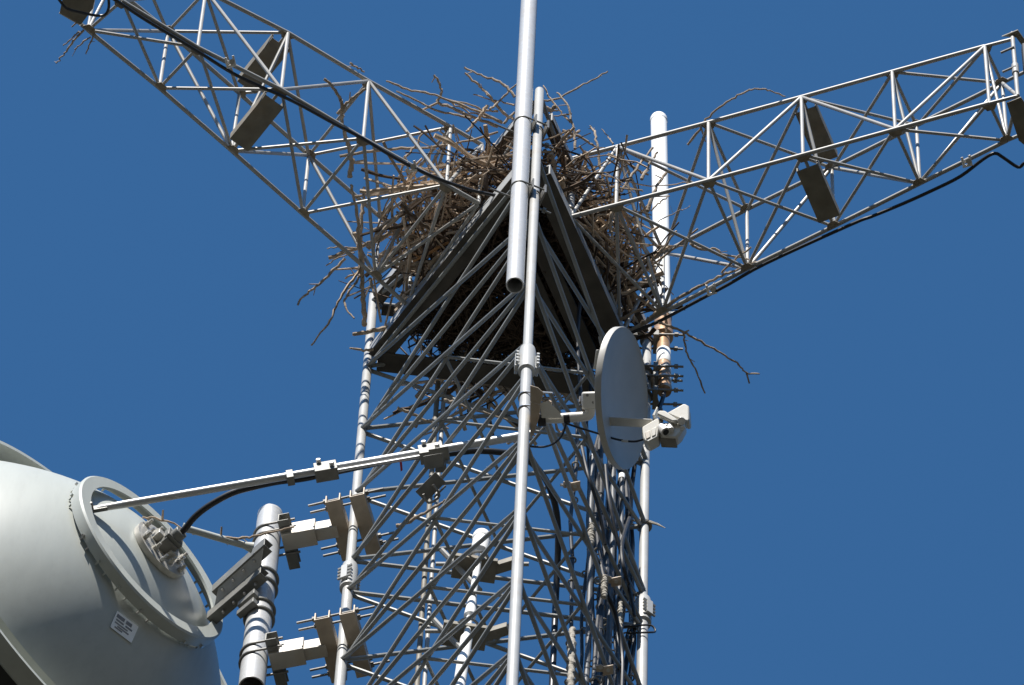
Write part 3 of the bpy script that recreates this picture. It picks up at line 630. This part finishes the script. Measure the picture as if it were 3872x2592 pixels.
# two upright conduits on the back face
for x, y, r_, mt, lb_ in ((1648, 1560, .0165, M_chan, 'dark rust brown upright conduit seen through the lattice'), (1674, 1560, .014, M_arm, 'pale grey upright conduit beside the brown one')):
    p = Pp(x, y, at(L, 0)+outw(L, R)*.05, outw(L, R)); mb = MB(); mb.tube([Vector((p.x, p.y, 0)), Vector((p.x, p.y, Z0-1.15))], r_, 12)
    tag(obj('conduit', mb, mt), lb_, 'conduit')
# ------------------------------------------------------------------ cables in the right corner
oFR = outw(F, R)
def vert(x, y, off): return Pp(x, y, at(F, 0)-oFR*off, oFR)
def wav(p, z1, z2, amp, ph):
    k = 110; return [Vector((p.x+amp*math.sin(ph+i*.9)+amp*.6*math.sin(2.3*i+ph), p.y+amp*math.cos(ph*2+i*.7), z1+(z2-z1)*i/k)) for i in range(k+1)]
runs = [(2165, .10, None, .012, 'b'), (2232, .12, 1720, .019, 'w'), (2262, .07, None, .015, 'b'), (2252, .16, None, .013, 'b'), (2288, .12, None, .015, 'b'), (2312, .06, 1750, .019, 'c'),
        (2330, .13, None, .013, 'b'), (2352, .09, None, .016, 'b'), (2372, .15, None, .013, 'b'), (2392, .07, None, .014, 'b'), (2296, .20, None, .018, 'c'), (2345, .03, 1800, .015, 'c'), (2215, .2, None, .011, 'b'), (2275, .05, None, .017, 'b'), (2322, .18, None, .018, 'b'), (2362, .05, None, .017, 'b'), (2380, .1, None, .016, 'b')]
for k, (x, off, top, r_, kd) in enumerate(runs):
    p = vert(x, 2100, off); zt2 = zrow(p, top) if top else Z0-1.3-.12*(k % 4)
    if kd == 'b':
        mb = MB(); mb.tube(spline(wav(p, .2, zt2, .013+.009*(k % 3), k*1.7), 2), r_, 8)
        c = tag(obj('coax_cable', mb, M_coax), 'dark coaxial cable in the bundle running down the right corner', 'cable', 'coaxial cables in the right corner')
        for q in range(8):
            zz = Z0-3.6-q*.6-random.random()*.5; mb = MB(); mb.ring(Vector((p.x, p.y, zz)), UP, r_+.008, .006, 14, 6)
            obj('cable_tie', mb, M_bolt if (k+q) % 3 else M_rope, c)
    else:
        lb_ = {2232: 'grey conduit with white cap left of the cable bundle', 2312: 'grey conduit with white cap just under the dish edge', 2345: 'grey capped conduit closest to the right leg', 2296: 'grey uncapped conduit in the middle of the cables'}[x]
        t = thing('conduit', Vector((p.x, p.y, .2)), lb_, 'conduit')
        mb = MB(); mb.tube(wav(p, .2, zt2, .004, k), r_, 12); obj('tube', mb, M_cond, t)
        if top: mb = MB(); mb.tube([Vector((p.x, p.y, zt2-.05)), Vector((p.x, p.y, zt2+.01)), Vector((p.x, p.y, zt2+.03))], [r_+.005, r_+.005, r_*.6], 14); obj('end_cap', mb, M_white, t)
for k, (x, y0, y1, off, r_, lb_) in enumerate(((2235, 1985, 2060, .05, .024, 'braided pale hoisting grip high on the cables'), (2160, 2380, 2600, .05, .028, 'braided pale hoisting grip low beside the left cables'), (2285, 2180, 2260, .02, .022, 'braided pale hoisting grip in the cable middle'), (2345, 2280, 2390, .05, .018, 'thin braided grip near the right leg'))):
    p = vert(x, (y0+y1)/2, off-.05); z1, z2 = zrow(p, y1), zrow(p, y0); kk = 40
    mb = MB(); mb.tube([Vector((p.x+.004*math.sin(i*1.3), p.y, z1+(z2-z1)*i/kk)) for i in range(kk+1)], [r_*(.85+.15*math.sin(i*2.6))*(1+.12*math.sin(i*.5))*(1-.5*abs(i/kk-.5)**2*4*.5) for i in range(kk+1)], 10)
    tag(obj('cable_grip', mb, M_rope), lb_, 'cable grip')
for x, y, off, lb_ in ((2175, 1840, -.01, 'small silver bracket on a right face brace near the dish'), (2330, 2200, -.01, 'small silver bracket amid the dark cables'), (2300, 2535, -.01, 'small silver bracket at the bottom of the cables')):
    c = vert(x, y, off-.03); t = thing('hanger_clamp', c, lb_, 'clamp', 'silver hanger clamps on the cables')
    mb = MB(); mb.box(c, CX+CY*.2, CY, D, .032, .028, .02); mb.box(c+CX*-.05+CY*.01, CX, CY, D, .022, .02, .02); obj('clamp_body', mb, M_brk, t, .005)
    mb = MB(); mb.tube([c-D*.04, c], .012, 6); mb.tube([c-CX*.09+CY*.01, c-CX*.02], .01, 6); mb.tube([c+CX*-.045+CY*.02-D*.03, c+CX*-.045+CY*.02], .016, 6); obj('clamp_bolt', mb, M_ss, t)
for k, P_ in enumerate((((2290, 1760, .0), (2302, 1880, .0), (2335, 2040, .01), (2370, 2180, .02), (2400, 2330, .03)), ((2270, 2120, .05), (2300, 2250, .02), (2330, 2330, .02), (2352, 2480, .04), (2350, 2620, .05)), ((2200, 1690, .03), (2225, 1800, .0), (2262, 1920, .0), (2290, 2060, .02)), ((2380, 1960, .03), (2352, 2060, .0), (2362, 2160, .0), (2398, 2240, .03)))):
    W_ = [vert(x, y, o_-.045) for x, y, o_ in P_]
    W_ = [Vector((w_.x, w_.y, w_.z)) for w_ in W_]
    mb = MB(); mb.tube(spline(W_, 8), .011+.002*(k % 2), 8)
    tag(obj('jumper_cable', mb, M_coax), ('long dark jumper cable slanting down to the right leg under the dish', 'dark jumper cable wandering low through the cable bundle', 'short dark jumper cable just below the dish bracket arm', 'short dark jumper cable kinked beside the right leg')[k], 'cable')
# coils tied on the right side
for x, y, lb_ in ((2405, 2395, 'black cable tail looped round the right leg low down'), (2395, 1990, 'white frayed tape tied round the right leg')):
    zz = zrow(R, y); c = Vector((R.x, R.y, zz)); mb = MB()
    if 'black' in lb_:
        mb.tube(spline([c+Vector((-.12, -.05, -.03)), c+Vector((-.03, -.05, .0)), c+Vector((.05, -.045, .02)), c+Vector((.075, -.03, -.03)), c+Vector((.03, -.05, -.09)), c+Vector((-.1, -.04, -.09))], 6), .0065, 8)
        tag(obj('cable_tail', mb, M_black), lb_, 'cable')
    else:
        mb.ring(c, UP, .039, .012, 16, 6); mb.tube([c+Vector((.03, -.03, 0)), c+Vector((.08, -.04, -.05)), c+Vector((.13, -.04, -.10))], [.012, .008, .002], 6); mb.tube([c+Vector((-.03, -.035, 0)), c+Vector((-.08, -.02, .03))], [.012, .006], 6)
        tag(obj('tape_tie', mb, M_rope), lb_, 'tape')
# ------------------------------------------------------------------ the nest of sticks
def stick_pts(P, jit=.006, k=5):
    Q_ = spline(P, k); return [q+Vector((random.gauss(0, jit), random.gauss(0, jit), random.gauss(0, jit))) if 0 < i < len(Q_)-1 else q for i, q in enumerate(Q_)]
def stick(mb, P, r0, r1, jit=.004, n=6, spur=True, k=4):
    pts = stick_pts(P, jit, k); N = len(pts)
    mb.tube(pts, [(r0+(r1-r0)*i/(N-1))*(1+random.uniform(-.14, .2)) for i in range(N)], n)
    if spur:
        for _ in range(random.choice((0, 1, 1, 2))):
            i = random.randrange(1, N-1) if N > 2 else 0; d = (pts[min(i+1, N-1)]-pts[i-1]).normalized()
            v = (d+Vector((random.gauss(0, 1), random.gauss(0, 1), random.gauss(0, 1)))).normalized()
            mb.tube([pts[i], pts[i]+v*random.uniform(.02, .07)], [r1*.7, r1*.4], 5)
nest = thing('bird_nest', at(C0, -.95), 'huge untidy stick nest heaped between the arms on the tower top', 'nest')
ZN0 = -.90
mass = MB(); mass2 = MB()
def top(rho): return max(.04, 1.05*(1-(rho/1.12)**2))
cands = []
FACES = [((F+L)/2, outw(F, L)), ((L+R)/2, outw(L, R)), ((R+F)/2, outw(R, F))]
def inside(p, mrg): return all((p-q).dot(n_) < -mrg for q, n_ in FACES)
for i in range(2650):
    rho = (.98 if i % 4 else 1.12)*math.sqrt(random.random()); a = random.uniform(0, 2*math.pi)
    h = top(rho); hh = random.random()**(1.5 if i % 3 else .6)*h
    rmax = (.66+.42*min(1, hh/.45))*(1-.22*max(0, math.cos(a)))
    if rho > rmax or random.random() < .72*min(1, max(0, (rho-.55)/.4)): continue
    p = Vector((C0.x+rho*math.cos(a), C0.y+rho*math.sin(a), Z0+ZN0+hh))
    if (p-at(L, ZN0+hh)).length < .46 or (p-at(R, ZN0+hh)).length < .32: continue
    ta = a+math.pi/2+random.gauss(0, .55+.5*rho); dr = Vector((math.cos(ta), math.sin(ta), random.gauss(0, .22))).normalized()
    ln = random.uniform(.25, .8)*(1 if hh > .1 else .8)*(1+.25*(rho > .7)); r = (.0045+.0115*random.random()**1.6)*(.85+.3*random.random())
    bend = Vector((random.gauss(0, .06), random.gauss(0, .06), random.gauss(0, .04)-.03))
    P = [p-dr*ln/2, p-dr*ln*.2+bend*.7, p+dr*ln*.15+bend, p+dr*ln/2]
    for q in P: q.z = max(q.z, Z0+ZN0-.02)
    cands.append((r*ln, P, r, inside(p, .03) and (hh < .17 or random.random() < .6) or random.random() < .27))  # last item: shade-dark bark low and inside, plus some at random
cands.sort(key=lambda c: -c[0])
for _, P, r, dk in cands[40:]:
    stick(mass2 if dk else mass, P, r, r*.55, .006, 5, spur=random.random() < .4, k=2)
# fine dark litter, added so the underside of the nest reads as shade
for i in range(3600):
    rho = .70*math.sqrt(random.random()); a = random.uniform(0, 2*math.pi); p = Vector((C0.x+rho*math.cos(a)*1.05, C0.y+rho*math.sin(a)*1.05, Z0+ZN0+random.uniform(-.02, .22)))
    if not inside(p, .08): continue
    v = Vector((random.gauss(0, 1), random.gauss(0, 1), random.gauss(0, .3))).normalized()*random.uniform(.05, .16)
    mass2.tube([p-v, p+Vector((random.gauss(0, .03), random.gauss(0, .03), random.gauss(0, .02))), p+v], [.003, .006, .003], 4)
o = obj('twig_mass', mass, M_wood, nest); o['kind'] = 'stuff'
o = obj('shaded_litter', mass2, M_wood2, nest); o['kind'] = 'stuff'
for _, P, r, dk in cands[:40]:
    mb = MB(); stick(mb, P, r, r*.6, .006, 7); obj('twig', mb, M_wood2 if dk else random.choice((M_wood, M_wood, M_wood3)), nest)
# sticks read one by one from the photograph; dz = height of the two ends about the tower top
def hero(c, pts, dz0, dz1, r, mt=None, par=nest, r1=None, nm='twig'):
    P = sz(c, *pts); n = len(P); W3 = [Pz(x, y, Z0+dz0+(dz1-dz0)*i/max(1, n-1)) for i, (x, y) in enumerate(P)]
    mb = MB(); stick(mb, W3, r, r1 if r1 else r*.6, .003, 8, True, 5); return obj(nm, mb, mt or M_wood3, par)
HT = [(A3, [(575, 390), (510, 310), (420, 250), (280, 200), (130, 130)], .0, .25, .010), (A3, [(560, 590), (480, 530), (400, 440), (320, 350), (250, 280), (135, 180)], -.05, .2, .011),
 (A3, [(360, 500), (440, 430), (560, 310), (710, 185)], -.05, .2, .008), (A3, [(575, 465), (480, 440), (350, 410), (210, 370)], 0, .1, .006), (A3, [(480, 630), (540, 560), (620, 500), (760, 430), (940, 410), (1080, 340), (1250, 250), (1400, 165)], -.02, .3, .0085),
 (A3, [(1070, 620), (1000, 540), (930, 450), (870, 370), (830, 290)], -.05, .2, .007), (A3, [(1110, 850), (1110, 760), (1090, 650), (1060, 520), (1020, 430), (950, 355)], -.3, .15, .009),
 (A3, [(430, 520), (300, 510), (180, 460), (0, 415)], -.0, .05, .008), (A3, [(460, 610), (300, 560), (150, 510), (0, 430)], -.05, .05, .008), (A3, [(990, 830), (1050, 760), (1150, 690)], -.2, .0, .013),
 (A3, [(1000, 690), (1150, 740), (1240, 800), (1320, 850)], -.1, -.15, .0105), (A3, [(1370, 1170), (1330, 1000), (1310, 820), (1280, 720), (1245, 650)], -.4, .05, .010), (A3, [(1440, 810), (1410, 750), (1345, 675)], -.1, .05, .005),
 (A3, [(840, 810), (950, 880), (1050, 940)], -.25, -.3, .012), (A3, [(320, 870), (360, 950), (440, 980), (530, 930)], -.3, -.3, .012), (A3, [(560, 690), (450, 800), (330, 900), (180, 1020), (0, 1110)], -.15, -.3, .009),
 (A3, [(980, 1180), (1100, 1110), (1250, 1040), (1390, 960)], -.45, -.3, .007), (A3, [(1400, 900), (1560, 970), (1680, 1050), (1760, 1080)], -.3, -.4, .011), (A3, [(1520, 1230), (1620, 1080), (1700, 960), (1800, 840)], -.6, -.2, .010),
 (A3, [(1700, 1120), (1760, 1010), (1840, 880)], -.5, -.25, .011), (A3, [(1750, 1400), (1800, 1260), (1850, 1160), (1920, 1060)], -.7, -.4, .013), (A3, [(1290, 1060), (1500, 1120), (1780, 1180), (2120, 1150)], -.4, -.45, .006),
 (A3, [(1080, 1290), (1150, 1150)], -.6, -.5, .014), (A3, [(30, 1140), (200, 1150), (400, 1165), (550, 1172)], -.4, -.4, .011), (A3, [(1080, 540), (980, 555), (850, 570)], 0, 0, .006), (A3, [(1780, 1400), (1860, 1330), (1940, 1270)], -.7, -.6, .006),
 (A3, [(1840, 1500), (2010, 1410), (2070, 1390), (2130, 1350)], -.7, -.6, .0035), (A3, [(940, 470), (900, 500), (840, 480)], -.05, -.05, .014), (A3, [(770, 590), (810, 540), (900, 515), (960, 510)], -.05, 0, .008), (A3, [(330, 470), (270, 560), (200, 650), (150, 700)], -.05, -.2, .012),
 (A2, [(2340, 1090), (2100, 980), (1890, 900), (1700, 830), (1500, 790), (1310, 720)], -.05, .08, .0105), (A2, [(2060, 1050), (1950, 1020), (1750, 980), (1600, 900), (1400, 810)], -.1, 0, .0095), (A2, [(2300, 1120), (2050, 1030), (1900, 960), (1770, 910), (1800, 830), (1790, 760), (1735, 670)], -.05, .2, .012),
 (A2, [(1770, 910), (1600, 990)], .07, .05, .010), (A2, [(1430, 1568), (1480, 1400), (1560, 1310), (1640, 1180), (1760, 1160)], -.5, -.2, .009), (A2, [(900, 1385), (1100, 1350), (1300, 1330), (1560, 1310), (1900, 1280), (2300, 1170)], -.35, -.3, .0115),
 (A2, [(1010, 1440), (1120, 1420)], -.4, -.4, .008), (A5, [(630, 700), (610, 500), (620, 300), (640, 150), (650, 20)], -.9, -.5, .016), (A5, [(570, 560), (430, 550), (320, 565)], -.9, -.9, .006), (A5, [(560, 600), (430, 640), (310, 715)], -.9, -.9, .006),
 (A5, [(480, 650), (370, 760), (250, 880), (120, 980), (60, 1065)], -.92, -1.1, .0105), (A5, [(620, 600), (600, 760), (500, 900), (400, 1080), (330, 1230), (180, 1420)], -.9, -1.4, .0105), (A5, [(620, 780), (560, 880), (490, 980), (480, 1080), (560, 1180)], -.95, -1.3, .009),
 (A5, [(860, 1260), (700, 1300), (545, 1320)], -1.0, -1.05, .018), (A5, [(720, 1455), (640, 1460), (520, 1445)], -1.1, -1.15, .011), (A5, [(600, 735), (390, 750)], -.95, -1.0, .008), (A5, [(700, 830), (740, 980)], -1.0, -1.15, .010),
 (A5, [(680, 560), (780, 440), (950, 280), (1130, 120)], -.85, -.7, .017), (A5, [(700, 520), (850, 430), (1000, 330), (1300, 130)], -.8, -.6, .012), (A5, [(550, 100), (800, 70), (1050, 40), (1300, 5)], -.5, -.4, .009), (A5, [(850, 690), (1050, 700), (1200, 680), (1400, 700)], -.85, -.85, .013),
 (A5, [(1040, 860), (1200, 900), (1290, 930)], -.9, -.92, .011), (A5, [(560, 420), (600, 520), (610, 600)], -.9, -.9, .014), (A5, [(480, 830), (600, 770), (700, 720)], -.95, -.95, .007),
 (A8, [(160, 720), (400, 520), (640, 330), (800, 220)], -.75, -.65, .017), (A8, [(640, 700), (690, 560), (670, 380)], -.8, -.6, .015), (A8, [(350, 130), (500, 110), (700, 80), (950, 20)], -.5, -.4, .010),
 (A6, [(1040, 1195), (1170, 1120), (1300, 1040)], -1.0, -.95, .011), (A6, [(630, 190), (720, 290), (820, 420), (900, 540)], -.75, -.85, .010), (A6, [(970, 250), (960, 370), (975, 500)], -.7, -.85, .014), (A6, [(780, 310), (850, 270), (940, 265)], -.75, -.7, .009), (A6, [(1220, 1240), (1300, 1180), (1380, 1110)], -1.02, -1.0, .016),
 (A6, [(1170, 860), (1250, 865), (1360, 860)], -.95, -.95, .008), (A6, [(1540, 410), (1480, 480), (1380, 620)], -.8, -.9, .008)]
for i, (c, pts, d0, d1, r) in enumerate(HT[:60]): hero(c, pts, d0, d1, r, (M_wood3, M_wood, M_wood3, M_wood3)[i % 4])
for i, (c, pts, d0, d1, r) in enumerate(HT[60:]):
    tw = hero(c, pts, d0, d1, r, M_wood3)
hero(A5, [(1640, 340), (1500, 450), (1300, 560), (1080, 680)], -.8, -.9, .013, M_orange)
# ------------------------------------------------------------------ loose branches caught elsewhere
def loose(c, pts, dz, r, label, mt=None, dep=None, forks=()):
    mb = MB()
    for k, pp in enumerate([pts]+list(forks)):
        P = sz(c, *pp); W3 = [Pd(x, y, dep) if dep else Pz(x, y, Z0+dz) for x, y in P]; stick(mb, W3, r*(1 if k == 0 else .7), r*.5, .003, 8, True, 5)
    return tag(obj('branch', mb, mt or M_wood3), label, 'branch')
loose(A4, [(0, 1010), (100, 880), (130, 830), (250, 730), (350, 670), (450, 625), (540, 625), (620, 650), (680, 675)], ZT+.03, .0085, 'bare branch arching above the top chord of the right arm', M_wood3, None, [[(90, 880), (125, 990)]])
loose(A6, [(1660, 520), (1760, 570), (1880, 570), (1960, 620), (2100, 640), (2180, 660)], ZB+.05, .0105, 'knobbly branch lying on the right arm left of its middle')
loose(A6, [(1440, 1080), (1650, 940), (1800, 870), (1960, 790), (2030, 770), (2220, 690), (2340, 650)], ZB+.03, .012, 'rough thick branch along the lowest chord of the right arm', None, None, [[(1940, 780), (2060, 660), (2200, 550)]])
loose((1928, 1134, 2.181), [(1230, 190), (1280, 205), (1400, 250), (1480, 290), (1650, 385), (1800, 475), (1900, 545), (1950, 600), (2060, 612)], ZB-.12, .0095, 'long bare branch drooping right from under the white antenna', None, None, [[(1432, 270), (1446, 380), (1480, 480), (1540, 600), (1610, 772)], [(1440, 270), (1478, 252)], [(1950, 600), (1975, 690)]])
loose(A2, [(990, 1568), (1000, 1430), (980, 1300), (950, 1200), (920, 1080), (920, 950), (900, 860), (830, 760), (760, 700)], ZB+.08, .017, 'thick hooked branch standing up through the left arm', None, None, [[(880, 1010), (930, 960), (1000, 880), (1130, 790)]])
loose(A5, [(650, 1240), (650, 1120), (635, 950), (630, 800), (600, 430), (590, 300), (560, 120), (530, 0)], ZB+.02, .016, 'thick dark branch hanging down beside the left leg top')
loose(A2, [(990, 560), (1050, 595), (1120, 640)], ZT+.03, .009, 'short broken twig on the top chord of the left arm')
loose(A1, [(740, 270), (690, 320), (600, 440), (540, 510), (495, 560)], ZB-.03, .008, 'dangling twig with pale tip below the left arm end', None, None, [[(700, 280), (630, 350), (560, 405)], [(800, 330), (740, 370), (660, 440)], [(820, 330), (790, 410), (760, 480)], [(680, 200), (635, 240)]])
loose((0, 1600, 1.581), [(1150, 660), (1300, 680), (1450, 690), (1550, 670), (1680, 640), (1760, 620)], 0, .010, 'long thin branch lying across drum dish and mount pipe', M_wood, proj(pz)[2]-.75, [[(1320, 680), (1325, 620)], [(970, 590), (975, 520)], [(850, 565), (960, 575), (1150, 660)]])
zi = (1250, 1500, 3.92)
loose(zi, [(990, 170), (1200, 260), (1400, 350), (1568, 400), (1750, 480)], -2.4, .011, 'dark stick caught inside the lattice above the stay bar')
loose((1250, 1900, 3.92), [(970, 350), (1150, 300), (1350, 190), (1568, 60), (1700, -40)], -4.1, .014, 'dark stick with cut pale end inside the lattice below the stay bar')
loose((1600, 1400, 3.92), [(310, 440), (480, 490), (700, 570), (1000, 660), (1250, 740)], -2.6, .011, 'long dark stick inside the lattice under the platform')
loose((1600, 1400, 3.92), [(1250, 1070), (1330, 1060), (1420, 1060)], -3.2, .012, 'short dark stick behind the front leg')
